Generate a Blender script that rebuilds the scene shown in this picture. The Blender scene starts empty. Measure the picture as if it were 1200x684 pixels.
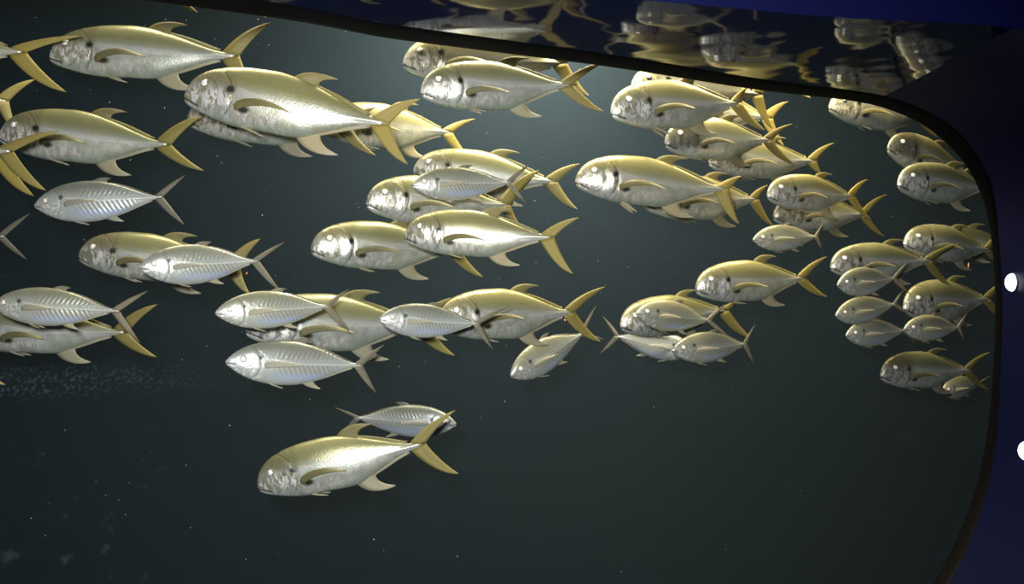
import bpy, math, random
import numpy as np
from mathutils import Vector, Matrix

random.seed(7)
SC = bpy.context.scene
COL = SC.collection
CZ = 1.45                    # eye height of the viewer above the hall floor
F = 1200 * 35.0 / 36.0       # focal length in pixels of the 1200 wide frame

# ------------------------------------------------------------------ camera
cam_d = bpy.data.cameras.new('camera'); cam_d.lens = 35.0; cam_d.sensor_width = 36.0
cam_d.clip_start = 0.02
cam = bpy.data.objects.new('camera', cam_d); COL.objects.link(cam)
cam.location = (0, 0, CZ); cam.rotation_euler = (math.pi / 2, 0, 0)
SC.camera = cam

# ------------------------------------------------------------------ world, lights, exposure
world = bpy.data.worlds.new('dim_hall'); SC.world = world; world.use_nodes = True
bg = world.node_tree.nodes['Background']
bg.inputs[0].default_value = (0.20, 0.30, 0.75, 1); bg.inputs[1].default_value = 0.012
vs = SC.view_settings
vs.view_transform = 'Standard'; vs.look = 'None'; vs.exposure = 0.08; vs.gamma = 1.0; vs.use_curve_mapping = False
SC.cycles.use_denoising = True
SC.cycles.max_bounces = 8
SC.cycles.transparent_max_bounces = 12
SC.cycles.volume_bounces = 0
SC.cycles.caustics_reflective = False
SC.cycles.caustics_refractive = False

def area(name, loc, target, sx, sy, power, col):
    d = bpy.data.lights.new(name, 'AREA'); d.shape = 'RECTANGLE'; d.size = sx; d.size_y = sy
    d.energy = power; d.color = col
    o = bpy.data.objects.new(name, d); COL.objects.link(o); o.location = loc
    o.rotation_euler = (Vector(target) - Vector(loc)).to_track_quat('-Z', 'Y').to_euler()
    return o
area('tank_lamp', (0.20, 3.0, CZ + 1.45), (0.20, 3.15, CZ), 0.7, 0.5, 70, (1.0, 0.90, 0.66))
area('tank_lamp', (1.10, 3.5, CZ + 1.35), (1.05, 3.45, CZ), 0.6, 0.4, 30, (1.0, 0.82, 0.46))
area('tank_lamp', (-0.90, 2.8, CZ + 1.60), (-0.80, 2.6, CZ), 0.7, 0.5, 24, (1.0, 0.90, 0.66))
area('halo_fill', (0.10, 6.0, CZ + 2.35), (0.05, 7.2, CZ + 1.5), 0.8, 0.3, 120, (1.0, 0.95, 0.76))  # unseen, added for the bright halo on the back wall
fd = bpy.data.lights.new('flash', 'SPOT'); fd.energy = 275; fd.shadow_soft_size = 0.035; fd.color = (0.98, 0.99, 1.0)
fd.spot_size = math.radians(100); fd.spot_blend = 1.0
fo = bpy.data.objects.new('flash', fd); COL.objects.link(fo); fo.location = (-0.06, 0.0, CZ + 0.07)
fo.rotation_euler = (Vector((-0.42, 2.6, CZ - 0.10)) - fo.location).to_track_quat('-Z', 'Y').to_euler()

# ------------------------------------------------------------------ helpers
def at(px, py, Y):
    """point of the tank at distance Y from the viewer's plane"""
    return Vector(((px - 600.0) / F * Y, Y, CZ + (342.0 - py) / F * Y))

def mesh_obj(name, verts, faces, mat=None, parent=None, uvs=None, smooth=True):
    me = bpy.data.meshes.new(name)
    me.from_pydata([tuple(v) for v in verts], [], faces)
    if uvs is not None:
        lay = me.uv_layers.new(name='body')
        vi = np.empty(len(me.loops), dtype=np.int32); me.loops.foreach_get('vertex_index', vi)
        lay.data.foreach_set('uv', np.asarray(uvs, dtype=np.float32)[vi].ravel())
    if smooth:
        me.polygons.foreach_set('use_smooth', [True] * len(me.polygons))
    if mat: me.materials.append(mat)
    me.update()
    o = bpy.data.objects.new(name, me); COL.objects.link(o)
    if parent: o.parent = parent
    return o

def tag(o, label=None, cat=None, group=None, kind=None):
    if label: o['label'] = label
    if cat: o['category'] = cat
    if group: o['group'] = group
    if kind: o['kind'] = kind
    return o

class NT:
    """small node-tree writer"""
    def __init__(self, name):
        self.m = bpy.data.materials.new(name); self.m.use_nodes = True
        self.t = self.m.node_tree; self.t.nodes.clear()
        self.out = self.t.nodes.new('ShaderNodeOutputMaterial')
    def n(self, typ, **kw):
        nd = self.t.nodes.new(typ)
        for k, v in kw.items(): setattr(nd, k, v)
        return nd
    def plug(self, sock, val):
        if hasattr(val, 'is_linked') or isinstance(val, bpy.types.NodeSocket): self.t.links.new(val, sock)
        elif val is not None: sock.default_value = val
    def math(self, op, a, b=None, c=None, clamp=False):
        nd = self.n('ShaderNodeMath', operation=op, use_clamp=clamp)
        self.plug(nd.inputs[0], a)
        if b is not None: self.plug(nd.inputs[1], b)
        if c is not None: self.plug(nd.inputs[2], c)
        return nd.outputs[0]
    def ss(self, x, a, b, lo=0.0, hi=1.0):
        nd = self.n('ShaderNodeMapRange', interpolation_type='SMOOTHSTEP')
        self.plug(nd.inputs[0], x)
        for i, v in ((1, a), (2, b), (3, lo), (4, hi)): self.plug(nd.inputs[i], v)
        return nd.outputs[0]
    def mix(self, f, a, b, mode='MIX'):
        nd = self.n('ShaderNodeMix', data_type='RGBA', blend_type=mode)
        self.plug(nd.inputs[0], f)
        self.plug(nd.inputs[6], a if not isinstance(a, tuple) else (*a, 1))
        self.plug(nd.inputs[7], b if not isinstance(b, tuple) else (*b, 1))
        return nd.outputs[2]
    def noise(self, vec, scale, detail=3, rough=0.5, dist=0.0):
        nd = self.n('ShaderNodeTexNoise'); self.plug(nd.inputs['Vector'], vec)
        nd.inputs['Scale'].default_value = scale; nd.inputs['Detail'].default_value = detail
        nd.inputs['Roughness'].default_value = rough; nd.inputs['Distortion'].default_value = dist
        return nd.outputs[0]
    def bsdf(self, **kw):
        b = self.n('ShaderNodeBsdfPrincipled')
        for k, v in kw.items():
            self.plug(b.inputs[k.replace('_', ' ')], (*v, 1) if isinstance(v, tuple) and len(v) == 3 else v)
        self.t.links.new(b.outputs[0], self.out.inputs[0])
        return b
    def bump(self, h, strength, dist):
        nd = self.n('ShaderNodeBump'); nd.inputs['Strength'].default_value = strength
        nd.inputs['Distance'].default_value = dist; self.plug(nd.inputs['Height'], h)
        return nd.outputs[0]

def simple(name, col, rough=0.5, metal=0.0, **kw):
    t = NT(name); t.bsdf(Base_Color=col, Roughness=rough, Metallic=metal, **kw); return t.m

# ------------------------------------------------------------------ materials of the setting
t = NT('navy_gloss_panel')
geo = t.n('ShaderNodeNewGeometry').outputs['Position']
wav = t.noise(geo, 5.0, 2)
fine = t.noise(geo, 60.0, 2)
h = t.math('ADD', t.math('MULTIPLY', wav, 1.0), t.math('MULTIPLY', fine, 0.01))
t.bsdf(Base_Color=(0.001, 0.0015, 0.016), Roughness=0.035, IOR=1.31, Normal=t.bump(h, 0.035, 0.05))
M_REVEAL = t.m
t = NT('navy_satin_panel')
geo = t.n('ShaderNodeNewGeometry').outputs['Position']
t.bsdf(Base_Color=t.mix(t.noise(geo, 4.0), (0.0016, 0.0026, 0.0180), (0.0022, 0.0034, 0.0235)), Roughness=0.42, Specular_IOR_Level=0.06)
M_JAMB = t.m
t = NT('navy_painted_wall')
geo = t.n('ShaderNodeNewGeometry').outputs['Position']
t.bsdf(Base_Color=t.mix(t.noise(geo, 3.0), (0.0009, 0.0019, 0.0230), (0.0012, 0.0025, 0.0290)), Roughness=0.7, Specular_IOR_Level=0.08,
       Normal=t.bump(t.noise(geo, 220.0), 0.1, 0.002))
M_WALL = t.m
M_GASKET = simple('black_rubber', (0.0012, 0.0012, 0.0015), 0.6, Specular_IOR_Level=0.04)
t = NT('tank_lining')
geo = t.n('ShaderNodeNewGeometry').outputs['Position']
t.bsdf(Base_Color=t.mix(t.noise(geo, 0.8), (0.0080, 0.0195, 0.0290), (0.0095, 0.0220, 0.0325)), Roughness=0.9)
M_TANK = t.m
M_FLOOR = simple('dark_carpet', (0.02, 0.02, 0.03), 0.9)

t = NT('acrylic_pane')
geo = t.n('ShaderNodeNewGeometry').outputs['Position']
tr = t.n('ShaderNodeBsdfTransparent'); gl = t.n('ShaderNodeBsdfGlossy'); gl.inputs['Roughness'].default_value = 0.0
fr = t.n('ShaderNodeFresnel'); fr.inputs[0].default_value = 1.02
m1 = t.n('ShaderNodeMixShader'); t.plug(m1.inputs[0], fr.outputs[0])
t.plug(m1.inputs[1], tr.outputs[0]); t.plug(m1.inputs[2], gl.outputs[0])
# wiped smears and finger marks on the acrylic, lower left
sx = t.n('ShaderNodeSeparateXYZ'); t.plug(sx.inputs[0], geo)
gx, gz = sx.outputs[0], t.math('SUBTRACT', sx.outputs[2], CZ)
streak = t.math('MULTIPLY', t.math('MULTIPLY', t.ss(t.math('ABSOLUTE', t.math('ADD', gz, 0.116)), .030, .0), t.ss(gx, -0.30, -0.62)), t.ss(t.noise(geo, 240, 2), .45, .75))
marks = t.math('MULTIPLY', t.math('MULTIPLY', t.ss(gz, -.16, -.22), t.ss(gx, -.44, -.56)), t.ss(t.noise(geo, 30, 3, .6), .60, .80))
df = t.n('ShaderNodeBsdfDiffuse'); df.inputs[0].default_value = (0.55, 0.75, 0.9, 1)
m2 = t.n('ShaderNodeMixShader')
t.plug(m2.inputs[0], t.math('MULTIPLY', t.math('ADD', t.math('MULTIPLY', streak, 1.2), marks), 0.012))
t.plug(m2.inputs[1], m1.outputs[0]); t.plug(m2.inputs[2], df.outputs[0])
t.plug(t.out.inputs[0], m2.outputs[0])
M_PANE = t.m

t = NT('tank_water')
vsx = t.n('ShaderNodeVolumePrincipled')
vsx.inputs['Color'].default_value = (0.50, 0.82, 1.0, 1)
vsx.inputs['Density'].default_value = 0.0046
vsx.inputs['Anisotropy'].default_value = 0.2
vsx.inputs['Absorption Color'].default_value = (0.35, 0.60, 0.60, 1)
t.plug(t.out.inputs['Volume'], vsx.outputs[0])
M_WATER = t.m

# ------------------------------------------------------------------ window, reveal, walls
GA, GB = 1.632, 0.585            # the acrylic stands askew: Y = GA + GB X
FA, FB = 1.30, 0.24              # face of the hall wall
def on_glass(px, py):
    k = (px - 600.0) / F
    Y = GA / (1 - GB * k)
    return Vector((k * Y, Y, CZ + (342.0 - py) / F * Y))
out_px = [(-120, -38), (60, -16), (225, 6), (340, 22), (400, 33), (460, 44), (560, 57), (630, 66), (700, 75), (780, 87), (860, 100),
          (920, 108), (975, 114), (1020, 121), (1052, 131), (1080, 144), (1105, 162), (1126, 184), (1142, 208),
          (1154, 238), (1161, 270), (1165, 305), (1167, 345), (1166.5, 390), (1164.5, 435), (1161, 480), (1155, 525),
          (1146, 566), (1133, 606), (1116, 645), (1094, 684), (1064, 724), (1020, 765), (960, 805), (870, 840), (740, 862),
          (560, 862), (300, 850), (0, 830), (-160, 800), (-230, 720), (-270, 560), (-285, 342), (-280, 160), (-250, 20), (-190, -35)]
P = [on_glass(*p) for p in out_px]
def smooth_loop(P, k=3):
    R = []
    n = len(P)
    for i in range(n):
        p0, p1, p2, p3 = P[i - 1], P[i], P[(i + 1) % n], P[(i + 2) % n]
        for j in range(k):
            u = j / k
            # centripetal-safe: plain Catmull-Rom on closely spaced points
            R.append(0.5 * ((2 * p1) + (p2 - p0) * u + (2 * p0 - 5 * p1 + 4 * p2 - p3) * u * u + (-p0 + 3 * p1 - 3 * p2 + p3) * u ** 3))
    return R
LOOP = smooth_loop(P)
NL = len(LOOP)
def front(p): return Vector((p.x, FA + FB * p.x, p.z))
# reveal (jamb and soffit) from the acrylic out to the wall face
NR = 6
seam = min(range(NL), key=lambda i: (LOOP[i] - on_glass(1020, 121)).length)
def reveal(name, idx, mat, label):
    vv, ff = [], []
    for i in idx:
        p = LOOP[i % NL]; q = front(p)
        for j in range(NR): vv.append(p.lerp(q, j / (NR - 1)))
    for i in range(len(idx) - 1):
        a, b = i * NR, (i + 1) * NR
        for j in range(NR - 1): ff.append((a + j, b + j, b + j + 1, a + j + 1))
    return tag(mesh_obj(name, vv, ff, mat), label, kind='structure')
reveal('trim_1', list(range(0, seam + 1)), M_REVEAL, 'glossy navy soffit over the tank window, mirroring the fish below')
reveal('trim_2', list(range(seam, NL + 1)), M_JAMB, 'satin navy jamb running round the rounded corner of the tank window')
# wall face with the opening: rings from the opening out to a big rectangle
cx, cz_ = -0.05, CZ - 0.05
vv, ff = [], []
W0, W1, H0, H1 = -3.4, 3.4, -1.2, 3.6
for p in LOOP:
    q = front(p)
    dx, dz = q.x - cx, q.z - cz_
    ks = []
    if dx > 1e-6: ks.append((W1 - cx) / dx)
    if dx < -1e-6: ks.append((W0 - cx) / dx)
    if dz > 1e-6: ks.append((H1 - cz_) / dz)
    if dz < -1e-6: ks.append((H0 - cz_) / dz)
    k = min(ks)
    x2, z2 = cx + dx * k, cz_ + dz * k
    vv += [q, Vector((x2, FA + FB * x2, z2))]
for i in range(NL):
    a, b = 2 * i, 2 * ((i + 1) % NL)
    ff.append((a, b, b + 1, a + 1))
wall = mesh_obj('wall_front', vv, ff, M_WALL, smooth=False)
tag(wall, 'navy blue hall wall around the tank window', kind='structure')
# pane
c = Vector((0, 0, 0))
for p in LOOP: c += p / NL
vv = [c] + [c + (p - c) * 1.012 for p in LOOP]
pane = mesh_obj('window_1', vv, [(0, 1 + i, 1 + (i + 1) % NL) for i in range(NL)], M_PANE, smooth=False)
tag(pane, 'clear acrylic tank window with a wide rounded corner', kind='structure')
# gasket: a half round rubber bead that follows the edge of the pane
def inward(i):
    tg = (LOOP[(i + 1) % NL] - LOOP[i - 1]).normalized()
    return Vector((tg.z, 0, -tg.x)).normalized()
vv, ff = [], []
prof = [(0.0, -0.02), (0.010, -0.012), (0.014, 0.0), (0.0145, 0.020), (0.0145, 0.055), (0.0135, 0.074), (0.0105, 0.084)]
NP = len(prof)
for i, p in enumerate(LOOP):
    n = inward(i)
    if (c - p).dot(n) < 0: n = -n
    room = max(0.2, min(1.0, (p.y - front(p).y) / 0.12))
    hz = p.z - CZ
    if p.x > .9: room *= 1 - .62 * max(0, min(1, (.33 - hz) / .2)) + .30 * max(0, min(1, (-.15 - hz) / .4))
    for a, b in prof:
        vv.append(p + n * (a - 0.012) + Vector((0, -b * room, 0)))
for i in range(NL):
    a, b = i * NP, ((i + 1) % NL) * NP
    for j in range(NP - 1): ff.append((a + j, b + j, b + j + 1, a + j + 1))
mesh_obj('gasket', vv, ff, M_GASKET, pane)

def quad(name, pts, mat, label, kind='structure'):
    o = mesh_obj(name, pts, [(0, 1, 2, 3)], mat, smooth=False); return tag(o, label, kind=kind)
YB, XL, XR, ZB, ZT = 7.2, -4.2, 4.6, -1.2, 3.6
def gy(x): return GA + GB * x
quad('wall_back', [(XL, YB, ZB), (XR, YB, ZB), (XR, YB, ZT), (XL, YB, ZT)], M_TANK, 'dark green tank wall behind the school')
quad('wall_left', [(XL, -0.5, ZB), (XL, YB, ZB), (XL, YB, ZT), (XL, -0.5, ZT)], M_TANK, 'dark tank side wall on the left')
quad('wall_right', [(XR, 1.4, ZB), (XR, YB, ZB), (XR, YB, ZT), (XR, 1.4, ZT)], M_TANK, 'dark tank side wall on the right')
quad('floor', [(XL, -0.5, ZB), (XR, 1.4, ZB), (XR, YB, ZB), (XL, YB, ZB)], M_TANK, 'dark tank floor')
# water body (haze): a prism that starts just behind the acrylic
e = 0.02
wx0, wx1 = -1.45, 1.9
bot = [(XL + .02, gy(wx0) + e), (wx0, gy(wx0) + e), (wx1, gy(wx1) + e), (XR - .02, gy(wx1) + e), (XR - .02, YB - .02), (XL + .02, YB - .02)]
vv = [(x, y, ZB + .01) for x, y in bot] + [(x, y, ZT - .25) for x, y in bot]
ff = [tuple(reversed(range(6))), tuple(range(6, 12))] + [(i, (i + 1) % 6, 6 + (i + 1) % 6, 6 + i) for i in range(6)]
water = mesh_obj('tank_water', vv, ff, M_WATER, smooth=False)
tag(water, 'greenish hazy water filling the tank', kind='stuff')

# ------------------------------------------------------------------ fish materials
def hash_attr(t, name):
    a = t.n('ShaderNodeAttribute', attribute_type='OBJECT', attribute_name=name); return a.outputs['Fac']

def jack_skin():
    t = NT('jack_skin')
    uv = t.n('ShaderNodeUVMap', uv_map='body').outputs[0]
    sp = t.n('ShaderNodeSeparateXYZ'); t.plug(sp.inputs[0], uv)
    s, z = sp.outputs[0], t.math('SUBTRACT', sp.outputs[1], 0.5)
    gold = hash_attr(t, 'gold'); seed = hash_attr(t, 'seed')
    cv = t.n('ShaderNodeCombineXYZ'); t.plug(cv.inputs[0], s); t.plug(cv.inputs[1], sp.outputs[1]); t.plug(cv.inputs[2], seed)
    P_ = cv.outputs[0]
    mp = t.n('ShaderNodeMapping'); t.plug(mp.inputs[0], P_); mp.inputs['Scale'].default_value = (2.2, 1.0, 1.0)
    n1 = t.noise(P_, 14, 3, .6); n2 = t.noise(mp.outputs[0], 17, 3, .65, .8); n3 = t.noise(P_, 90, 2)
    # border between olive back and silver flank, dropping from the nape to the tail
    zb = t.math('ADD', t.math('MULTIPLY', t.math('SUBTRACT', 0.85, s), 0.085), 0.012)
    d = t.math('ADD', t.math('SUBTRACT', z, zb), t.math('MULTIPLY', t.math('SUBTRACT', n1, 0.5), 0.05))
    back = t.ss(d, -0.035, 0.055)
    olive = t.mix(gold, (0.180, 0.195, 0.110), (0.355, 0.325, 0.125))
    ridge = t.ss(d, 0.05, 0.12)  # top of the back painted lighter, as the lamp's highlight
    olive = t.mix(t.math('MULTIPLY', ridge, 0.5), olive, t.mix(gold, (0.27, 0.285, 0.16), (0.50, 0.43, 0.18)))
    silver = t.mix(t.ss(n1, .35, .65), t.mix(gold, (0.37, 0.42, 0.395), (0.44, 0.43, 0.30)), t.mix(gold, (0.53, 0.575, 0.545), (0.60, 0.585, 0.45)))  # flank tint by gold also paints in the greenish light
    # rear lower flank paler green, warm in golden fish
    rear = t.math('MULTIPLY', t.ss(s, .50, .70), t.ss(z, -0.02, -0.09))
    silver = t.mix(t.math('MULTIPLY', rear, 0.6), silver, t.mix(gold, (0.30, 0.38, 0.28), (0.40, 0.41, 0.28)))
    colr = t.mix(back, silver, olive)
    # a brighter stripe just under the back
    strip = t.math('MULTIPLY', t.ss(d, -0.05, -0.02), t.ss(d, 0.01, -0.01))
    colr = t.mix(t.math('MULTIPLY', strip, 0.35), colr, (0.74, 0.75, 0.72))
    # head: brassy with flaked patches on cheek and gill cover, whitened as painted flash glints
    head = t.ss(s, .295, .25)
    cheek = t.math('MULTIPLY', head, t.ss(n2, .44, .56))
    brass = t.mix(gold, (0.17, 0.165, 0.10), (0.31, 0.27, 0.13))
    low = t.ss(z, .085, .02)
    colr = t.mix(t.math('MULTIPLY', head, 0.55), colr, brass)
    colr = t.mix(t.math('MULTIPLY', t.math('MULTIPLY', cheek, low), 0.95), colr, (0.95, 0.93, 0.88))
    chin = t.math('MULTIPLY', head, t.ss(z, -0.025, -0.06))
    colr = t.mix(t.math('MULTIPLY', chin, 0.7), colr, (0.46, 0.51, 0.46))
    # belly behind the gills: flaked, some pinkish
    bel = t.math('MULTIPLY', t.math('MULTIPLY', t.ss(s, .26, .31), t.ss(s, .60, .48)), t.ss(z, -0.03, -0.07))
    colr = t.mix(t.math('MULTIPLY', bel, t.ss(n2, .50, .60)), colr, (0.76, 0.70, 0.66))
    # pale green along the keel of the belly
    keel = t.ss(z, -0.085, -0.125)
    colr = t.mix(t.math('MULTIPLY', keel, 0.55), colr, (0.34, 0.44, 0.33))
    # edge of the gill cover and preopercle
    def ring(ps, pz, r, w, cond=None):
        dx = t.math('SUBTRACT', s, ps); dz = t.math('SUBTRACT', z, pz)
        dd = t.math('SQRT', t.math('ADD', t.math('MULTIPLY', dx, dx), t.math('MULTIPLY', dz, dz)))
        q = t.math('ABSOLUTE', t.math('SUBTRACT', dd, r))
        return t.math('MULTIPLY', t.ss(q, w, w * .3), t.ss(dx, 0.0, 0.02))
    edge = t.math('MULTIPLY', ring(0.11, 0.02, 0.155, .008), t.ss(z, -.10, -.06))
    colr = t.mix(t.math('MULTIPLY', edge, 0.6), colr, (0.10, 0.085, 0.045))
    pre = ring(0.105, 0.02, 0.085, .006)
    colr = t.mix(t.math('MULTIPLY', pre, 0.45), colr, (0.16, 0.13, 0.07))
    # black spot at the upper corner of the gill cover
    dx = t.math('SUBTRACT', s, 0.252); dz = t.math('SUBTRACT', z, 0.052)
    dsp = t.math('SQRT', t.math('ADD', t.math('MULTIPLY', dx, dx), t.math('MULTIPLY', dz, dz)))
    colr = t.mix(t.ss(dsp, .034, .008), colr, (0.02, 0.018, 0.012))
    # dark axil spot, widened to paint the shade under the pectoral
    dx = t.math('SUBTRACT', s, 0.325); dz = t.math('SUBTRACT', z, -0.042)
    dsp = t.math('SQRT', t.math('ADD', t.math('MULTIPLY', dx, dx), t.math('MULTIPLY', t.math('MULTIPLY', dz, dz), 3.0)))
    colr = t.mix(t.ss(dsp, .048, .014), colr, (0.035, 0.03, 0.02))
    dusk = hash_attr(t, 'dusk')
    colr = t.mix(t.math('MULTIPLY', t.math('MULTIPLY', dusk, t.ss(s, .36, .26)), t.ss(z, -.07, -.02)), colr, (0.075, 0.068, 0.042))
    # pale lower jaw
    jaw = t.math('MULTIPLY', t.ss(t.math('ADD', t.math('ADD', z, 0.012), t.math('MULTIPLY', s, 0.42)), 0.0, -0.010), t.ss(s, .20, .12))
    colr = t.mix(t.math('MULTIPLY', jaw, 0.7), colr, (0.56, 0.60, 0.53))
    # mouth slit
    ml = t.math('ABSOLUTE', t.math('ADD', t.math('ADD', z, 0.012), t.math('MULTIPLY', s, 0.42)))
    mth = t.math('MULTIPLY', t.ss(ml, .0085, .003), t.ss(s, .095, .08))
    colr = t.mix(t.math('MULTIPLY', mth, 0.85), colr, (0.05, 0.045, 0.03))
    # lateral line, arched then straight, with keeled scutes near the tail
    arch = t.math('MULTIPLY', t.math('POWER', t.math('MAXIMUM', t.math('SUBTRACT', 0.62, s), 0.0), 1.5), 0.34)
    ll = t.math('ABSOLUTE', t.math('SUBTRACT', z, t.math('ADD', arch, 0.002)))
    lat = t.math('MULTIPLY', t.ss(ll, .005, .0015), t.ss(s, .27, .32))
    colr = t.mix(t.math('MULTIPLY', lat, 0.45), colr, (0.80, 0.76, 0.58))
    metal = t.math('ADD', t.math('MULTIPLY', back, -0.10), 0.46)
    rough = t.math('ADD', t.math('MULTIPLY', n2, 0.18), 0.24)
    vor = t.n('ShaderNodeTexVoronoi'); t.plug(vor.inputs['Vector'], P_); vor.inputs['Scale'].default_value = 110
    hgt = t.math('ADD', t.math('MULTIPLY', vor.outputs[0], 0.35), t.math('MULTIPLY', t.math('MULTIPLY', n2, head), 3.0))
    t.bsdf(Base_Color=colr, Metallic=metal, Roughness=rough, Normal=t.bump(hgt, 0.22, 0.003))
    return t.m

def silver_skin():
    t = NT('silver_skin')
    uv = t.n('ShaderNodeUVMap', uv_map='body').outputs[0]
    sp = t.n('ShaderNodeSeparateXYZ'); t.plug(sp.inputs[0], uv)
    s, z = sp.outputs[0], t.math('SUBTRACT', sp.outputs[1], 0.5)
    gold = hash_attr(t, 'gold'); seed = hash_attr(t, 'seed')
    cv = t.n('ShaderNodeCombineXYZ'); t.plug(cv.inputs[0], s); t.plug(cv.inputs[1], sp.outputs[1]); t.plug(cv.inputs[2], seed)
    P_ = cv.outputs[0]
    n1 = t.noise(P_, 12, 3, .6); n2 = t.noise(P_, 34, 3, .65, .6)
    back = t.ss(t.math('ADD', z, t.math('MULTIPLY', t.math('SUBTRACT', n1, .5), .03)), 0.01, 0.13)
    colr = t.mix(back, t.mix(gold, (0.47, 0.51, 0.50), (0.46, 0.47, 0.33)), t.mix(gold, (0.19, 0.215, 0.18), (0.36, 0.34, 0.20)))  # gold also colours the flank like the green-yellow tank light
    # chevron bars of the muscle bands
    az = t.math('ABSOLUTE', t.math('SUBTRACT', z, 0.015))
    ph = t.math('MULTIPLY', t.math('SUBTRACT', s, t.math('MULTIPLY', az, 0.55)), 165.0)
    bars = t.math('ADD', t.math('MULTIPLY', t.math('SINE', ph), 0.5), 0.5)
    zone = t.math('MULTIPLY', t.math('MULTIPLY', t.ss(s, .30, .42), t.ss(s, .88, .74)), t.math('MULTIPLY', t.ss(z, -.125, -.08), t.ss(az, .012, .03)))
    zone = t.math('MULTIPLY', zone, t.ss(z, 0.12, 0.07))
    colr = t.mix(t.math('MULTIPLY', t.math('MULTIPLY', bars, zone), 0.55), colr, (0.28, 0.27, 0.20))
    # bluish lower flank and the pale lateral stripe
    blue = t.math('MULTIPLY', t.math('MULTIPLY', t.ss(z, -.05, -.085), t.ss(z, -.135, -.10)), t.ss(s, .25, .45))
    colr = t.mix(t.math('MULTIPLY', blue, 0.55), colr, (0.46, 0.56, 0.78))
    lat = t.math('MULTIPLY', t.ss(t.math('ABSOLUTE', t.math('SUBTRACT', z, t.math('MULTIPLY', t.math('MAXIMUM', t.math('SUBTRACT', 0.55, s), 0.0), 0.13))), .007, .003), t.ss(s, .25, .3))
    colr = t.mix(t.math('MULTIPLY', lat, 0.6), colr, (0.86, 0.84, 0.72))
    head = t.ss(s, .27, .23)
    colr = t.mix(t.math('MULTIPLY', t.math('MULTIPLY', head, t.ss(n2, .49, .62)), t.ss(z, .05, .0)), colr, (0.80, 0.79, 0.74))
    dx = t.math('SUBTRACT', s, 0.10); dz = t.math('SUBTRACT', z, 0.0)
    dd = t.math('SQRT', t.math('ADD', t.math('MULTIPLY', dx, dx), t.math('MULTIPLY', dz, dz)))
    q = t.math('MULTIPLY', t.ss(t.math('ABSOLUTE', t.math('SUBTRACT', dd, .14)), .007, .002), t.ss(dx, .02, .05))
    colr = t.mix(t.math('MULTIPLY', q, 0.45), colr, (0.14, 0.13, 0.10))
    dx = t.math('SUBTRACT', s, 0.245); dz = t.math('SUBTRACT', z, 0.045)
    dd = t.math('SQRT', t.math('ADD', t.math('MULTIPLY', dx, dx), t.math('MULTIPLY', dz, dz)))
    colr = t.mix(t.math('MULTIPLY', t.ss(dd, .024, .012), 0.85), colr, (0.05, 0.05, 0.05))
    ml = t.math('ABSOLUTE', t.math('ADD', t.math('ADD', z, 0.004), t.math('MULTIPLY', s, 0.25)))
    colr = t.mix(t.math('MULTIPLY', t.math('MULTIPLY', t.ss(ml, .006, .002), t.ss(s, .07, .055)), 0.8), colr, (0.06, 0.055, 0.04))
    hgt = t.math('ADD', t.math('MULTIPLY', t.math('MULTIPLY', bars, zone), 0.7), t.math('MULTIPLY', n2, 0.8))
    t.bsdf(Base_Color=colr, Metallic=0.38, Roughness=t.math('ADD', t.math('MULTIPLY', n2, .15), .24), Normal=t.bump(hgt, 0.3, 0.003))
    return t.m

def fin_mat(name, c0, c1, c2):
    """c0..c1 by the gold of the fish, c2 at the tips; rays as fine ridges along the fin"""
    t = NT(name)
    uv = t.n('ShaderNodeUVMap', uv_map='body').outputs[0]
    sp = t.n('ShaderNodeSeparateXYZ'); t.plug(sp.inputs[0], uv)
    gold = hash_attr(t, 'gold')
    ray = t.math('SINE', t.math('MULTIPLY', sp.outputs[1], 70.0))
    colr = t.mix(gold, c0, c1)
    colr = t.mix(t.ss(sp.outputs[0], .45, 1.0), colr, c2)
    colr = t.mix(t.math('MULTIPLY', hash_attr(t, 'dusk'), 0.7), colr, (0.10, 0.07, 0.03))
    colr = t.mix(t.math('MULTIPLY', t.ss(ray, .2, .9), .25), colr, (0.06, 0.05, 0.02))
    b = t.bsdf(Base_Color=colr, Roughness=0.45, Normal=t.bump(ray, 0.25, 0.002))
    tl = t.n('ShaderNodeBsdfTranslucent'); t.plug(tl.inputs[0], colr)
    mx = t.n('ShaderNodeMixShader'); mx.inputs[0].default_value = 0.3
    t.plug(mx.inputs[1], b.outputs[0]); t.plug(mx.inputs[2], tl.outputs[0]); t.plug(t.out.inputs[0], mx.outputs[0])
    return t.m
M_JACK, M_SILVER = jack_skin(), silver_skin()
M_TAIL = fin_mat('yellow_tail_fin', (0.21, 0.20, 0.075), (0.50, 0.39, 0.085), (0.42, 0.35, 0.10))
M_FIN = fin_mat('olive_fin', (0.19, 0.19, 0.085), (0.36, 0.30, 0.09), (0.38, 0.34, 0.15))
M_ANAL = fin_mat('pale_fin', (0.36, 0.37, 0.28), (0.56, 0.47, 0.25), (0.56, 0.53, 0.38))
M_GREYFIN = fin_mat('grey_fin', (0.20, 0.19, 0.145), (0.36, 0.31, 0.19), (0.14, 0.125, 0.09))
M_PECT = fin_mat('olive_silver_fin', (0.17, 0.17, 0.09), (0.30, 0.25, 0.09), (0.46, 0.42, 0.20))
M_PALEFIN = fin_mat('silvery_fin', (0.42, 0.42, 0.34), (0.55, 0.49, 0.30), (0.46, 0.44, 0.32))
M_IRIS = simple('brassy_iris', (0.30, 0.25, 0.14), 0.25, 0.3)
M_PUPIL = simple('eyeshine_pupil', (0.93, 0.93, 0.95), 0.12, 0.0)  # flash eyeshine painted as a white pupil
M_PUPIL2 = simple('pinkish_eyeshine_pupil', (0.93, 0.80, 0.80), 0.12, 0.0)  # the same eyeshine painted pale pink

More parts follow.
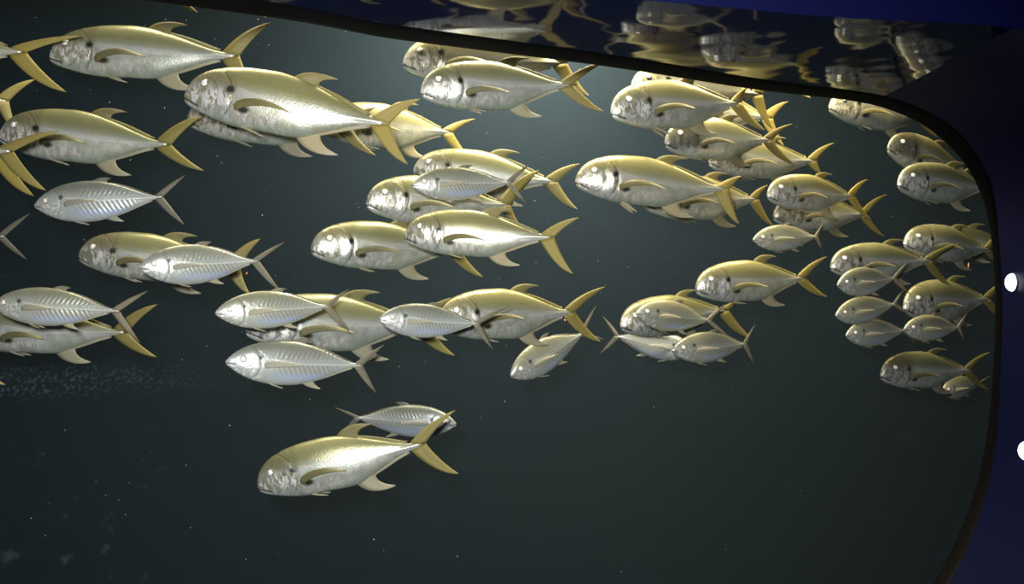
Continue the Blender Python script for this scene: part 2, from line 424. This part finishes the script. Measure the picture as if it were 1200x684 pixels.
# ------------------------------------------------------------------ fish shapes (unit: nose to tail root = 1)
def curve(pts):
    xs = np.array([p[0] for p in pts]); ys = np.array([p[1] for p in pts])
    n = len(xs); m = np.zeros(n)
    dl = (ys[1:] - ys[:-1]) / (xs[1:] - xs[:-1])
    m[0], m[-1] = dl[0], dl[-1]
    for i in range(1, n - 1):
        m[i] = 0.0 if dl[i - 1] * dl[i] <= 0 else 2 * dl[i - 1] * dl[i] / (dl[i - 1] + dl[i])
    def f(x):
        x = np.clip(x, xs[0], xs[-1]); i = np.clip(np.searchsorted(xs, x) - 1, 0, n - 2)
        hh = xs[i + 1] - xs[i]; u = (x - xs[i]) / hh
        return ((2 * u**3 - 3 * u**2 + 1) * ys[i] + (u**3 - 2 * u**2 + u) * hh * m[i] + (-2 * u**3 + 3 * u**2) * ys[i + 1] + (u**3 - u**2) * hh * m[i + 1])
    return f
SHAPE = {
 'jack': dict(
   top=curve([(0, .004), (.006, .030), (.02, .062), (.045, .098), (.09, .134), (.15, .160), (.24, .181), (.34, .190), (.45, .189), (.55, .174), (.65, .143), (.75, .103), (.85, .060), (.93, .030), (.98, .021), (1.03, .022)]),
   bot=curve([(0, -.006), (.006, -.028), (.02, -.042), (.05, -.060), (.10, -.079), (.2, -.110), (.3, -.128), (.42, -.132), (.54, -.140), (.595, -.139), (.68, -.111), (.78, -.073), (.87, -.040), (.94, -.024), (.98, -.019), (1.03, -.020)]),
   wid=curve([(0, .003), (.006, .012), (.02, .022), (.05, .037), (.10, .053), (.18, .068), (.27, .077), (.36, .079), (.5, .071), (.62, .056), (.75, .037), (.86, .021), (.94, .014), (.98, .010), (1.03, .004)]),
   eye=(.112, .070, .0225), ratio=.328),
 'silver': dict(
   top=curve([(0, .003), (.006, .014), (.02, .030), (.05, .058), (.10, .094), (.18, .130), (.28, .155), (.40, .167), (.50, .163), (.62, .138), (.74, .097), (.84, .055), (.92, .026), (.97, .016), (1.03, .014)]),
   bot=curve([(0, -.004), (.006, -.014), (.02, -.026), (.05, -.048), (.10, -.080), (.18, -.116), (.28, -.143), (.40, -.157), (.50, -.154), (.62, -.130), (.74, -.092), (.84, -.053), (.92, -.026), (.97, -.016), (1.03, -.014)]),
   wid=curve([(0, .002), (.006, .009), (.02, .018), (.05, .030), (.10, .045), (.18, .059), (.28, .068), (.40, .070), (.52, .062), (.65, .046), (.78, .028), (.88, .015), (.95, .010), (1.03, .004)]),
   eye=(.115, .028, .0265), ratio=.322),
}
S_ROWS = np.concatenate([np.linspace(0, 1, 34) ** 1.35 * .30, np.linspace(.30, 1.03, 34)[1:]])
NA = 40
def section_y(sh, s, z, ks):
    a, b = float(sh['top'](s)) * ks, float(sh['bot'](s)) * ks
    u = max(-1, min(1, (z - (a + b) / 2) / ((a - b) / 2)))
    return float(sh['wid'](s)) * (1 - abs(u) ** 2.2) ** (1 / 2.0)

def body_mesh(kind, SL, ks, bend):
    sh = SHAPE[kind]
    S = S_ROWS[:, None]
    T = sh['top'](S_ROWS)[:, None] * ks; B = sh['bot'](S_ROWS)[:, None] * ks; Wd = sh['wid'](S_ROWS)[:, None]
    th = (np.arange(NA) / NA * 2 * math.pi)[None, :]
    u = np.sign(np.sin(th)) * np.abs(np.sin(th)) ** 0.95
    Z = (T + B) / 2 + (T - B) / 2 * u
    Yl = Wd * np.sign(np.cos(th)) * (1 - np.abs(u) ** 2.2).clip(0) ** 0.5
    SS = np.broadcast_to(S, Z.shape)
    zr = Z / ks
    k = np.ones_like(Z)
    if kind == 'jack':
        ml = np.abs(zr + 0.012 + .42 * SS)
        k -= 0.22 * np.exp(-(ml / .006) ** 2) * (SS < .085)
        r = np.sqrt((SS - .11) ** 2 + (zr - .02) ** 2); q = r - .155
        front_ = (SS > .12)
        k += front_ * (0.055 * np.exp(-((q + .018) / .022) ** 2) - 0.07 * np.exp(-((q - .006) / .007) ** 2))
        q2 = np.sqrt((SS - .105) ** 2 + (zr - .02) ** 2) - .085
        k -= (SS > .11) * 0.05 * np.exp(-(q2 / .008) ** 2)
        # keel of scutes on the tail root
        k += 0.35 * np.exp(-((zr - .002) / .007) ** 2) * ((SS - .72) / .2).clip(0, 1)
    else:
        ml = np.abs(zr + 0.004 + .25 * SS)
        k -= 0.2 * np.exp(-(ml / .006) ** 2) * (SS < .07)
        q = np.sqrt((SS - .10) ** 2 + zr ** 2) - .14
        k += (SS > .11) * (0.04 * np.exp(-((q + .016) / .02) ** 2) - 0.06 * np.exp(-((q - .005) / .007) ** 2))
        k += 0.4 * np.exp(-((zr - .001) / .006) ** 2) * ((SS - .7) / .2).clip(0, 1)
    Yl = Yl * k + bend * ((SS - .35).clip(0) ** 2)
    V = np.stack([(SS - .5) * SL, Yl * SL, Z * SL], -1).reshape(-1, 3)
    UV = np.stack([SS, zr + .5], -1).reshape(-1, 2)
    n = len(S_ROWS); faces = []
    for i in range(n - 1):
        for j in range(NA):
            a = i * NA + j; b = i * NA + (j + 1) % NA
            faces.append((a, a + NA, b + NA, b))
    faces.append(tuple(range(NA))); faces.append(tuple(reversed(range((n - 1) * NA, n * NA))))
    return V, faces, UV

def bez(p0, p1, p2, n):
    return [((1 - u) ** 2 * p0[0] + 2 * u * (1 - u) * p1[0] + u * u * p2[0], (1 - u) ** 2 * p0[1] + 2 * u * (1 - u) * p1[1] + u * u * p2[1]) for u in [i / (n - 1) for i in range(n)]]

class Fin:
    """thin blades with a lens-shaped section; SL, bend and side offset applied as they are added"""
    def __init__(self, SL, bend=0.0): self.v, self.f, self.uv, self.SL, self.bend = [], [], [], SL, bend
    def blade(self, lead, trail, th=.006, yfun=None, m=5):
        n = len(lead); base = len(self.v)
        for side in (1, -1):
            for i in range(n):
                t_ = i / (n - 1)
                for j in range(m):
                    w = j / (m - 1)
                    x = lead[i][0] * (1 - w) + trail[i][0] * w; z = lead[i][1] * (1 - w) + trail[i][1] * w
                    y = side * (th * (1 - .75 * t_) * (0.10 + math.sin(math.pi * w) * .5))
                    if yfun: y += yfun(t_, w)
                    y += self.bend * max(0, x - .35) ** 2
                    self.v.append(((x - .5) * self.SL, y * self.SL, z * self.SL)); self.uv.append((t_, w))
        N = n * m
        idx = lambda sd, i, j: base + sd * N + i * m + j
        for i in range(n - 1):
            for j in range(m - 1):
                self.f.append((idx(0, i, j), idx(0, i + 1, j), idx(0, i + 1, j + 1), idx(0, i, j + 1)))
                self.f.append((idx(1, i, j), idx(1, i, j + 1), idx(1, i + 1, j + 1), idx(1, i + 1, j)))
            self.f.append((idx(0, i, 0), idx(1, i, 0), idx(1, i + 1, 0), idx(0, i + 1, 0)))
            self.f.append((idx(0, i, m - 1), idx(0, i + 1, m - 1), idx(1, i + 1, m - 1), idx(1, i, m - 1)))
        for e_ in (0, n - 1):
            for j in range(m - 1): self.f.append((idx(0, e_, j), idx(0, e_, j + 1), idx(1, e_, j + 1), idx(1, e_, j)))
    def build(self, name, mat, parent): return mesh_obj(name, self.v, self.f, mat, parent, self.uv)

def dome(SL, cx_, cy_, cz2, r, depth, side, seg=14, rings=5, tilt=0.0):
    """shallow dome facing sideways (an eye or its pupil)"""
    v, f = [], []
    for i in range(rings):
        a = (i / (rings - 1)) * math.pi / 2
        for j in range(seg):
            p = j / seg * 2 * math.pi
            lx, lz, ly = r * math.cos(a) * math.cos(p), r * math.cos(a) * math.sin(p), depth * math.sin(a)
            # lean the disc with the head: forward and a little up
            ly2 = ly + lx * tilt * 1.0 - lz * 0.25
            v.append(((cx_ + lx - .5) * SL, side * (cy_ + ly2) * SL, (cz2 + lz) * SL))
    for i in range(rings - 1):
        for j in range(seg):
            q = (i * seg + j, i * seg + (j + 1) % seg, (i + 1) * seg + (j + 1) % seg, (i + 1) * seg + j)
            f.append(q if side < 0 else q[::-1])
    return v, f

GROUP = {'jack': 'large jacks schooling in the tank', 'silver': 'small silver jacks among the large ones'}
NAME = {'jack': 'jack_fish', 'silver': 'silver_fish'}
REPORT = []
def make_fish(kind, nose, base, dpx, Y, up, lo, label, gold=0.4, sgn=1, bend=None, pec=0.0, pel=0.0, dor=1.0, anal=1.0, dusk=0.0):
    sh = SHAPE[kind]
    Ltrue = dpx / sh['ratio'] / F * Y
    ks = 1.0
    pn, pb = at(*nose, Y), at(*base, Y)
    L0 = (pb - pn).length
    if Ltrue <= L0 * 1.02:
        ks = max(.84, Ltrue / L0); SL = L0
    else:
        lo_d, hi_d = 0.0, 0.45 * Ltrue
        for _ in range(40):
            d = (lo_d + hi_d) / 2
            l = (at(*base, Y + sgn * d * .5) - at(*nose, Y - sgn * d * .5)).length
            if l < Ltrue: lo_d = d
            else: hi_d = d
        pn, pb = at(*nose, Y - sgn * d * .5), at(*base, Y + sgn * d * .5)
        SL = (pb - pn).length
        ks = min(1.12, max(.9, Ltrue / SL))
    ax = (pb - pn).normalized()
    upv = Vector((0, 0, 1)); upv = (upv - ax * upv.dot(ax)).normalized()
    lat = upv.cross(ax)
    R = Matrix((ax, lat, upv)).transposed()
    # tail tips given in the picture, turned into fish lengths
    cpx = Vector(base)
    def scr(p): return Vector((600 + p.x / p.y * F, 342 - (p.z - CZ) / p.y * F))
    ea = (scr(pb + ax * SL * .2) - scr(pb)) / .2; eu = (scr(pb + upv * SL * .2) - scr(pb)) / .2
    det = ea.x * eu.y - ea.y * eu.x
    def loc_tip(tp):
        o = Vector(tp) - cpx
        al = (o.x * eu.y - o.y * eu.x) / det; be = (ea.x * o.y - ea.y * o.x) / det
        return al, be
    ua, ub = loc_tip(up); la, lb = loc_tip(lo)
    ua, la = min(.36, max(.09, ua)), min(.36, max(.09, la))
    ub, lb = min(.30, max(.07, ub)), max(-.34, min(-.07, lb))
    if bend is None: bend = random.uniform(-.10, .10)
    V, fc, UV = body_mesh(kind, SL, ks, bend)
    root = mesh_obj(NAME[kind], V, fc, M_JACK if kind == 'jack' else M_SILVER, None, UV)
    root.matrix_world = Matrix.Translation((pn + pb) / 2) @ R.to_4x4()
    tag(root, label, 'fish', GROUP[kind])
    root['gold'] = float(gold); root['seed'] = random.uniform(0, 20)
    T = lambda s: float(sh['top'](s)) * ks
    B = lambda s: float(sh['bot'](s)) * ks
    kids = []
    # tail
    fn = Fin(SL, bend)
    for tx, tz in ((ua, ub), (la, lb)):
        sg = 1 if tz > 0 else -1
        if kind == 'jack':
            lead = bez((.955, sg * .018), (1 + .34 * tx, .86 * tz), (1 + tx, tz), 14)
            trail = bez((1.055, 0.0), (1 + .46 * tx + .020, .56 * tz), (1 + tx, tz - sg * .004), 14)
        else:
            lead = bez((.965, sg * .010), (1 + .40 * tx, .66 * tz), (1 + tx, tz), 14)
            trail = bez((1.035, 0.0), (1 + .50 * tx + .02, .50 * tz), (1 + tx, tz - sg * .003), 14)
        fn.blade(lead, trail, .016)
    kids.append(fn.build('tail_fin', M_TAIL if kind == 'jack' else M_GREYFIN, root))
    # dorsal and anal fins: a sickle lobe followed by a long low strip
    fn = Fin(SL, bend); an = Fin(SL, bend)
    ss_ = [.60 + .34 * i / 13 for i in range(14)]
    if kind == 'jack':
        t0 = T(.54)
        fn.blade(bez((.535, T(.535) - .010), (.60, t0 + .060 * dor), (.765, t0 + .016 * dor), 12), bez((.68, T(.68) - .012), (.64, t0 + .012), (.765, t0 + .012 * dor), 12), .010)
        b0 = B(.60)
        an.blade(bez((.585, B(.585) + .012), (.655, b0 - .088 * anal), (.815, b0 - .060 * anal), 12), bez((.72, B(.72) + .012), (.690, b0 - .022), (.815, b0 - .055 * anal), 12), .010)
        hs = .017
    else:
        t0 = T(.50)
        fn.blade(bez((.47, T(.47) - .010), (.53, t0 + .040 * dor), (.63, t0 + .012 * dor), 12), bez((.60, T(.60) - .012), (.575, t0 - .004), (.63, t0 + .008 * dor), 12), .008)
        b0 = B(.58)
        an.blade(bez((.56, B(.56) + .010), (.62, b0 - .030 * anal), (.71, b0 - .032 * anal), 12), bez((.66, B(.66) + .012), (.645, b0 + .004), (.71, b0 - .028 * anal), 12), .008)
        hs = .010
    fn.blade([(s, T(s) - .010) for s in ss_], [(s + .012, T(s) + hs * math.sin(math.pi * min(1, .25 + .75 * (1 - i / 13)))) for i, s in enumerate(ss_)], .008)
    an.blade([(s, B(s) + .010) for s in ss_[1:]], [(s + .012, B(s) - hs * .8 * math.sin(math.pi * min(1, .25 + .75 * (1 - i / 13)))) for i, s in enumerate(ss_[1:])], .008)
    fn.build('dorsal_fin', M_FIN if kind == 'jack' else M_GREYFIN, root)
    an.build('anal_fin', M_ANAL, root)
    # paired fins
    for sd in (1, -1):
        pf = Fin(SL)
        y0 = section_y(sh, .28, -.03 * ks, ks)
        dz = pec
        if kind == 'jack':
            lead = bez((.272, -.012), (.40, .058 + dz), (.575, -.030 + dz), 14); trail = bez((.284, -.050), (.40, .008 + dz), (.575, -.034 + dz), 14)
        else:
            lead = bez((.262, .004), (.38, .040 + dz), (.53, -.004 + dz), 14); trail = bez((.272, -.036), (.38, -.020 + dz), (.53, -.008 + dz), 14)
        pf.blade(lead, trail, .009, lambda t_, w, y0=y0, sd=sd: sd * (y0 - .004 + .055 * math.sin(t_ * 1.7) + .012 * w * t_))
        pf.build('pectoral_fin', M_PECT if kind == 'jack' else M_PALEFIN, root)
        vf = Fin(SL)
        vf.blade(bez((.30, B(.30) + .010), (.345, B(.34) - .012 - pel * .5), (.415, B(.40) - .020 - pel), 10), bez((.335, B(.335) + .010), (.36, B(.36) + .002), (.415, B(.40) - .016 - pel), 10), .008,
                 lambda t_, w, sd=sd: sd * (.022 + .02 * t_))
        vf.build('pelvic_fin', M_ANAL, root)
        ex, ez, er = sh['eye']; ez *= ks
        ey = section_y(sh, ex, ez, ks) - er * .10
        tilt = .40
        v, f = dome(SL, ex, ey, ez, er, er * .62, sd, tilt=tilt)
        eye = mesh_obj('eye', v, f, M_IRIS, root)
        v, f = dome(SL, ex - .001, ey + er * .36, ez, er * .74, er * .36, sd, tilt=tilt)
        mesh_obj('pupil', v, f, M_PUPIL if kind == 'jack' else M_PUPIL2, eye)
    for ch in root.children:
        ch['gold'] = float(gold); ch['dusk'] = float(dusk)
    root['dusk'] = float(dusk)
    REPORT.append((label, SL))
    return root

J, S = 'jack', 'silver'
FISH = [
 # ---- upper left
 (J, (58, 66), (270, 66), 62, 2.55, (318, 28), (300, 104), 'olive-backed jack swimming highest at upper left, its head behind a yellow tail', dict(gold=.45)),
 (J, (-190, 52), (18, 60), 62, 2.35, (93, 40), (75, 107), 'jack cut off at left edge, yellow tail over the highest jack\'s head', dict(gold=.7)),
 (J, (-165, 110), (2, 118), 56, 2.80, (42, 92), (22, 158), 'jack cut off at left edge, only its dim tail showing above the olive jack\'s back', dict(gold=.35)),
 (J, (-1, 160), (193, 170), 62, 2.60, (240, 138), (243, 202), 'olive jack at left edge with two tails crossing its cheek', dict(gold=.4)),
 (J, (-180, 168), (10, 178), 62, 2.20, (77, 156), (61, 225), 'jack cut off at left, nearest of the two tails crossing the olive jack\'s cheek', dict(gold=.4)),
 (J, (-190, 176), (0, 182), 60, 2.36, (62, 160), (46, 231), 'jack cut off at left, yellower tail tip showing behind another tail', dict(gold=.75)),
 (S, (40, 241), (186, 231), 48, 2.35, (218, 205), (217, 264), 'pale barred silver fish alone below the olive jack at left', dict(gold=.1)),
 (S, (-125, 274), (3, 277), 42, 2.45, (40, 250), (36, 305), 'silver fish cut off at left edge with only its dark grey tail showing', dict(gold=.0)),
 (J, (216, 112), (444, 143), 74, 2.30, (492, 115), (477, 192), 'biggest golden jack, upper left of centre, overlapping two jacks behind it', dict(gold=.8)),
 (J, (219, 140), (402, 150), 58, 2.80, (440, 125), (440, 182), 'jack mostly hidden, its silver chin and belly showing beneath the biggest golden jack', dict(dusk=0.30, gold=.3)),
 (J, (377, 149), (526, 154), 53, 3.00, (562, 137), (558, 187), 'golden jack whose head is behind the biggest jack\'s belly and tail', dict(gold=.8)),
 # ---- left middle
 (J, (92, 300), (270, 312), 56, 2.75, (303, 279), (291, 345), 'brassy-headed jack at left whose rear is hidden by a silver fish', dict(gold=.45)),
 (S, (163, 314), (298, 306), 47, 2.30, (332, 283), (327, 342), 'silver fish with barred flank in front of the brassy-headed jack', dict(gold=.3)),
 (S, (-9, 357), (136, 364), 45, 2.20, (176, 340), (166, 402), 'brownish barred silver fish touching the left edge, above a green-bellied jack', dict(gold=.5)),
 (J, (-45, 392), (142, 389), 56, 2.60, (188, 356), (187, 418), 'green-bellied jack at left edge, under the brownish barred fish', dict(gold=.35)),
 (J, (-195, 420), (-38, 418), 55, 2.38, (-6, 388), (7, 452), 'jack beyond the left edge, only a pale tail tip showing', dict(gold=.6)),
 # ---- top centre
 (J, (472, 74), (655, 74), 60, 2.90, (688, 48), (690, 112), 'jack right under the window\'s top edge, head left of centre, bright yellow tail', dict(gold=.9)),
 (J, (493, 108), (660, 101), 58, 2.55, (703, 75), (702, 133), 'dark-backed jack at top centre, nearest under the window edge', dict(gold=.45, pec=-.02)),
 (J, (484, 200), (645, 212), 52, 3.00, (680, 191), (677, 245), 'jack left of centre whose head shows above a small pinkish-grey fish', dict(gold=.45)),
 (J, (429, 238), (589, 240), 57, 2.78, (630, 199), (606, 262), 'jack with a bright white cheek, behind the small pinkish-grey fish', dict(gold=.5)),
 (S, (482, 217), (596, 214), 39, 2.45, (622, 191), (616, 238), 'small pinkish-grey silver fish overlapping two jacks left of centre', dict(gold=.55)),
 (J, (364, 292), (532, 292), 57, 2.78, (565, 264), (569, 325), 'jack with glaring white cheek, its tail behind the golden jack at centre', dict(gold=.35, anal=1.1)),
 (J, (474, 277), (640, 278), 55, 2.48, (678, 255), (671, 321), 'golden jack near the centre with a dark-shaded pectoral fin and whole tail showing', dict(gold=.75)),
 # ---- upper right of centre
 (J, (716, 132), (862, 121), 58, 2.95, (876, 102), (897, 153), 'grey-gold jack under the window edge right of centre, swimming above a darker jack', dict(gold=.65, pel=.03)),
 (J, (739, 102), (888, 110), 54, 3.32, (903, 86), (908, 151), 'jack cut by the window\'s top edge, behind the grey-gold jack', dict(gold=.7)),
 (J, (757, 122), (900, 137), 48, 3.65, (926, 117), (921, 169), 'jack almost hidden behind the grey-gold jack, bright peduncle and tail showing', dict(gold=.8)),
 (J, (779, 168), (898, 164), 50, 3.22, (927, 145), (930, 193), 'dark-headed jack with dark brown tail, right of centre', dict(dusk=0.80, gold=.55)),
 (J, (830, 190), (948, 189), 47, 3.55, (972, 168), (960, 206), 'jack behind and below the brown-tailed jack, thin pale pectoral fin', dict(dusk=0.50, gold=.65)),
 (J, (674, 212), (843, 222), 58, 2.85, (865, 207), (862, 263), 'pale golden jack right of centre with a bright back stripe', dict(gold=.95, pel=.035)),
 (J, (753, 238), (885, 233), 53, 3.32, (903, 216), (910, 265), 'jack under the pale golden jack, greenish belly and brown tail', dict(dusk=0.55, gold=.7)),
 (J, (899, 229), (1000, 229), 43, 3.12, (1022, 209), (1026, 256), 'yellow-gold jack with bright yellow tail, between centre and right edge', dict(gold=1.0)),
 (J, (906, 254), (1013, 251), 43, 3.72, (1042, 227), (1039, 277), 'dim jack partly hidden under the yellow-gold jack', dict(dusk=0.60, gold=.55)),
 (S, (882, 281), (957, 277), 31, 3.35, (965, 262), (964, 293), 'small grey fish alone below the yellow-gold jack', dict(gold=0.60)),
 # ---- right corner
 (J, (971, 126), (1082, 140), 45, 3.75, (1108, 116), (1104, 160), 'jack cut by the rounded corner\'s edge, only chin and belly showing', dict(gold=.5)),
 (J, (1040, 173), (1132, 203), 46, 3.38, (1160, 195), (1150, 230), 'jack in the rounded corner with a dark head and pink belly patch', dict(dusk=0.75, gold=.7)),
 (J, (1052, 216), (1152, 220), 47, 3.10, (1182, 200), (1182, 244), 'grey-olive jack at the right frame, second fish below the corner, tail hidden', dict(gold=0.40)),
 (J, (1059, 285), (1158, 292), 43, 3.62, (1180, 272), (1180, 313), 'olive jack at the right frame, above the deep-bodied jack', dict(gold=0.25)),
 (J, (1082, 288), (1178, 284), 38, 4.60, (1196, 270), (1196, 300), 'faint distant jack behind the olive jack at the right frame', dict(gold=.2)),
 (J, (973, 313), (1086, 305), 44, 3.30, (1121, 285), (1113, 335), 'dark olive jack at right with its whole yellowish tail over other jacks', dict(dusk=0.30, gold=0.35)),
 (J, (1059, 361), (1151, 350), 50, 3.55, (1178, 325), (1178, 378), 'deep-bodied brassy jack at the right frame, its tail cut by the gasket', dict(gold=0.40)),
 (S, (981, 334), (1046, 326), 34, 2.97, (1062, 305), (1063, 345), 'topmost of three small grey fish stacked under the dark olive jack', dict(gold=0.75)),
 (S, (979, 370), (1046, 356), 32, 3.14, (1054, 340), (1060, 368), 'middle of three small grey fish stacked at right', dict(gold=0.75)),
 (S, (991, 393), (1058, 387), 32, 3.30, (1072, 371), (1070, 402), 'lowest of three small grey fish stacked at right, bluish flank stripe', dict(gold=0.50)),
 (S, (1059, 386), (1123, 383), 31, 3.00, (1132, 367), (1128, 398), 'small olive-grey fish under the deep-bodied jack at the right frame', dict(gold=0.90)),
 (J, (1032, 440), (1130, 433), 44, 3.40, (1152, 412), (1151, 456), 'lowest jack at right, dark olive, above a small dim fish', dict(dusk=0.50, gold=0.25)),
 (S, (1103, 459), (1149, 448), 26, 3.90, (1161, 441), (1158, 462), 'small dim fish behind the lowest jack\'s tail at right', dict(gold=0.60)),
 # ---- right middle
 (J, (815, 339), (941, 326), 49, 3.15, (974, 300), (974, 348), 'golden jack alone right of centre with pink streak on its belly', dict(gold=.75, dor=1.25)),
 (J, (727, 382), (846, 364), 49, 3.45, (872, 348), (877, 396), 'yellow-green jack behind a small fish, right of centre', dict(gold=.5)),
 (S, (745, 367), (830, 375), 37, 3.08, (849, 356), (854, 396), 'small greenish fish across the yellow-green jack\'s flank', dict(gold=0.90)),
 (S, (787, 411), (876, 403), 36, 3.12, (889, 381), (888, 427), 'small grey fish below the yellow-green jack, facing left', dict(gold=0.70)),
 (S, (814, 413), (722, 394), 34, 3.68, (704, 370), (701, 415), 'bluish silver fish facing right, its head behind the small grey fish', dict(gold=.0)),
 # ---- centre low
 (S, (598, 441), (681, 391), 42, 2.95, (696, 357), (706, 398), 'small dark grey fish diving steeply, below a golden-green jack\'s tail', dict(gold=0.55)),
 (J, (513, 378), (667, 366), 60, 2.72, (711, 335), (705, 401), 'golden-green jack at centre, its head behind a small silver fish', dict(gold=.6, pec=.02)),
 (S, (444, 374), (556, 379), 40, 2.30, (592, 358), (574, 409), 'small silver fish between two large jacks at centre, in front of both', dict(gold=.3)),
 (J, (287, 386), (490, 380), 68, 2.62, (528, 348), (531, 417), 'large green-bellied jack largely covered by two silver fish', dict(gold=.3)),
 (S, (252, 367), (385, 359), 44, 2.20, (412, 338), (412, 389), 'upper of two pale barred silver fish over the green-bellied jack', dict(gold=.55)),
 (S, (264, 424), (420, 428), 52, 2.20, (451, 403), (441, 461), 'lower of two pale barred silver fish, lying alone in dark water', dict(gold=.25, dor=1.3, anal=1.3)),
 (J, (302, 570), (488, 522), 64, 2.45, (533, 481), (537, 556), 'lowest jack of all, alone at bottom left of centre, nose down', dict(gold=.45, dor=1.25, anal=1.1, pec=.01)),
 (S, (535, 497), (420, 489), 38, 3.00, (394, 476), (398, 512), 'blue-green silver fish facing right behind the lowest jack\'s tail', dict(gold=.0)),
 # ---- above the window edge, only fin tips showing
 (J, (20, -45), (186, -32), 55, 2.60, (228, -62), (228, 12), 'jack above the window\'s top edge, leftmost pale fin tip showing', dict(gold=.8)),
 (J, (105, -38), (270, -24), 55, 2.85, (312, -54), (313, 22), 'jack above the window\'s top edge, second pale fin tip from the left', dict(gold=.8)),
 (J, (772, 64), (905, 74), 46, 3.80, (934, 52), (945, 117), 'jack above the window\'s top edge, yellow fin tip near the corner', dict(gold=.9)),
]
for k_, nose, base, dpx, Y, up, lo, label, opt in FISH:
    make_fish(k_, nose, base, dpx, Y, up, lo, label, **opt)

# ------------------------------------------------------------------ glints on the jamb, added as small glowing domes
M_GLINT = NT('glint_glow'); em = M_GLINT.n('ShaderNodeEmission'); em.inputs[0].default_value = (0.85, 0.92, 1.0, 1); em.inputs[1].default_value = 7.0
M_GLINT.plug(M_GLINT.out.inputs[0], em.outputs[0]); M_GLINT = M_GLINT.m
M_GLINT_RIM = simple('dark_glint_rim', (0.03, 0.03, 0.035), 0.3, 0.8)
def jamb_point(px, py):
    """where the sight line through the jamb's flat run meets it"""
    best = None
    k, m_ = (px - 600) / F, (342 - py) / F
    for i in range(NL):
        p = LOOP[i]; q = LOOP[(i + 1) % NL]
        for w in (0, .25, .5, .75):
            r = p.lerp(q, w)
            if r.x < .8: continue
            Y = r.x / k
            if not (front(r).y < Y < r.y): continue
            e2 = abs((r.z - CZ) / Y - m_)
            if best is None or e2 < best[0]: best = (e2, Vector((r.x, Y, r.z)))
    return best[1]
def jamb_glint(px, py, r, label):
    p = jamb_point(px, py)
    root = bpy.data.objects.new('wall_glint', None); COL.objects.link(root); root.location = p
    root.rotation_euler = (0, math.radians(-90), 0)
    tag(root, label, 'light', 'glowing domes standing for glints on the navy jamb')
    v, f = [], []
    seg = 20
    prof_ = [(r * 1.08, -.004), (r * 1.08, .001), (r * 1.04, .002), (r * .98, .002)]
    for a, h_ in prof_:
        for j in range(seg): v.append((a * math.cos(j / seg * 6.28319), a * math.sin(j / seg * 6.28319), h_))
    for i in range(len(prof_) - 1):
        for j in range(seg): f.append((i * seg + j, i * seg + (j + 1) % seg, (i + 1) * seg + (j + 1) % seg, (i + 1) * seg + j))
    mesh_obj('glint_rim', v, f, M_GLINT_RIM, root)
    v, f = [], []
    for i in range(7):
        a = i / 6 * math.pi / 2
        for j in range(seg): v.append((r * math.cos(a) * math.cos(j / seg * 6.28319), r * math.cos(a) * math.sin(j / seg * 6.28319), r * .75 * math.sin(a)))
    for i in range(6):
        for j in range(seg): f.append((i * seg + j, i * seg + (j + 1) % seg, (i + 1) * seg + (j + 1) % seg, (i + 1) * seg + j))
    mesh_obj('lens', v, f, M_GLINT, root)  # dome glows in place of a reflected glint
jamb_glint(1187, 331, .020, 'upper glowing dome for a white glint on the navy jamb beside the gasket')
jamb_glint(1203, 528, .020, 'lower glowing dome for a white glint on the navy jamb at the right edge')

# ------------------------------------------------------------------ drifting specks
M_SPECK = simple('pale_speck', (0.7, 0.72, 0.66), 0.6)
M_FOOD = simple('orange_scrap', (0.85, 0.32, 0.14), 0.5)
v, f = [], []
for _ in range(260):
    Y = random.uniform(1.9, 4.2)
    p = at(random.uniform(-20, 1150), random.uniform(20, 680), Y)
    if p.y < gy(p.x) + .06: continue
    r = random.uniform(.0003, .0008); b = len(v)
    for d_ in ((1, 1, 1), (1, -1, -1), (-1, 1, -1), (-1, -1, 1)): v.append(p + Vector(d_) * r)
    f += [(b, b + 1, b + 2), (b, b + 3, b + 1), (b, b + 2, b + 3), (b + 1, b + 3, b + 2)]
sp = mesh_obj('drifting_specks', v, f, M_SPECK, smooth=False)
tag(sp, 'tiny pale specks drifting through the tank water', 'particles', kind='stuff')
def scrap(px, py, Y, sx, sz, label):
    p = at(px, py, Y); v = []
    for dx, dy, dz in ((-1, 0, .2), (1, 0, -.3), (0, 1, 0), (0, -1, .1), (.2, .1, 1), (-.2, 0, -1)): v.append((dx * sx, dy * sx, dz * sz))
    f = [(0, 2, 4), (2, 1, 4), (1, 3, 4), (3, 0, 4), (2, 0, 5), (1, 2, 5), (3, 1, 5), (0, 3, 5)]
    o = mesh_obj('food_scrap', v, f, M_FOOD, smooth=False); o.location = p; tag(o, label, 'scrap', 'orange scraps drifting between the fish')
scrap(662, 375, 2.6, .003, .003, 'orange scrap under the golden-green jack\'s tail root')
scrap(289, 320, 2.4, .002, .003, 'orange scrap beside the tail of the barred fish at left')
scrap(1135, 311, 3.2, .003, .010, 'reddish scrap hanging beneath the olive jack at the right frame')
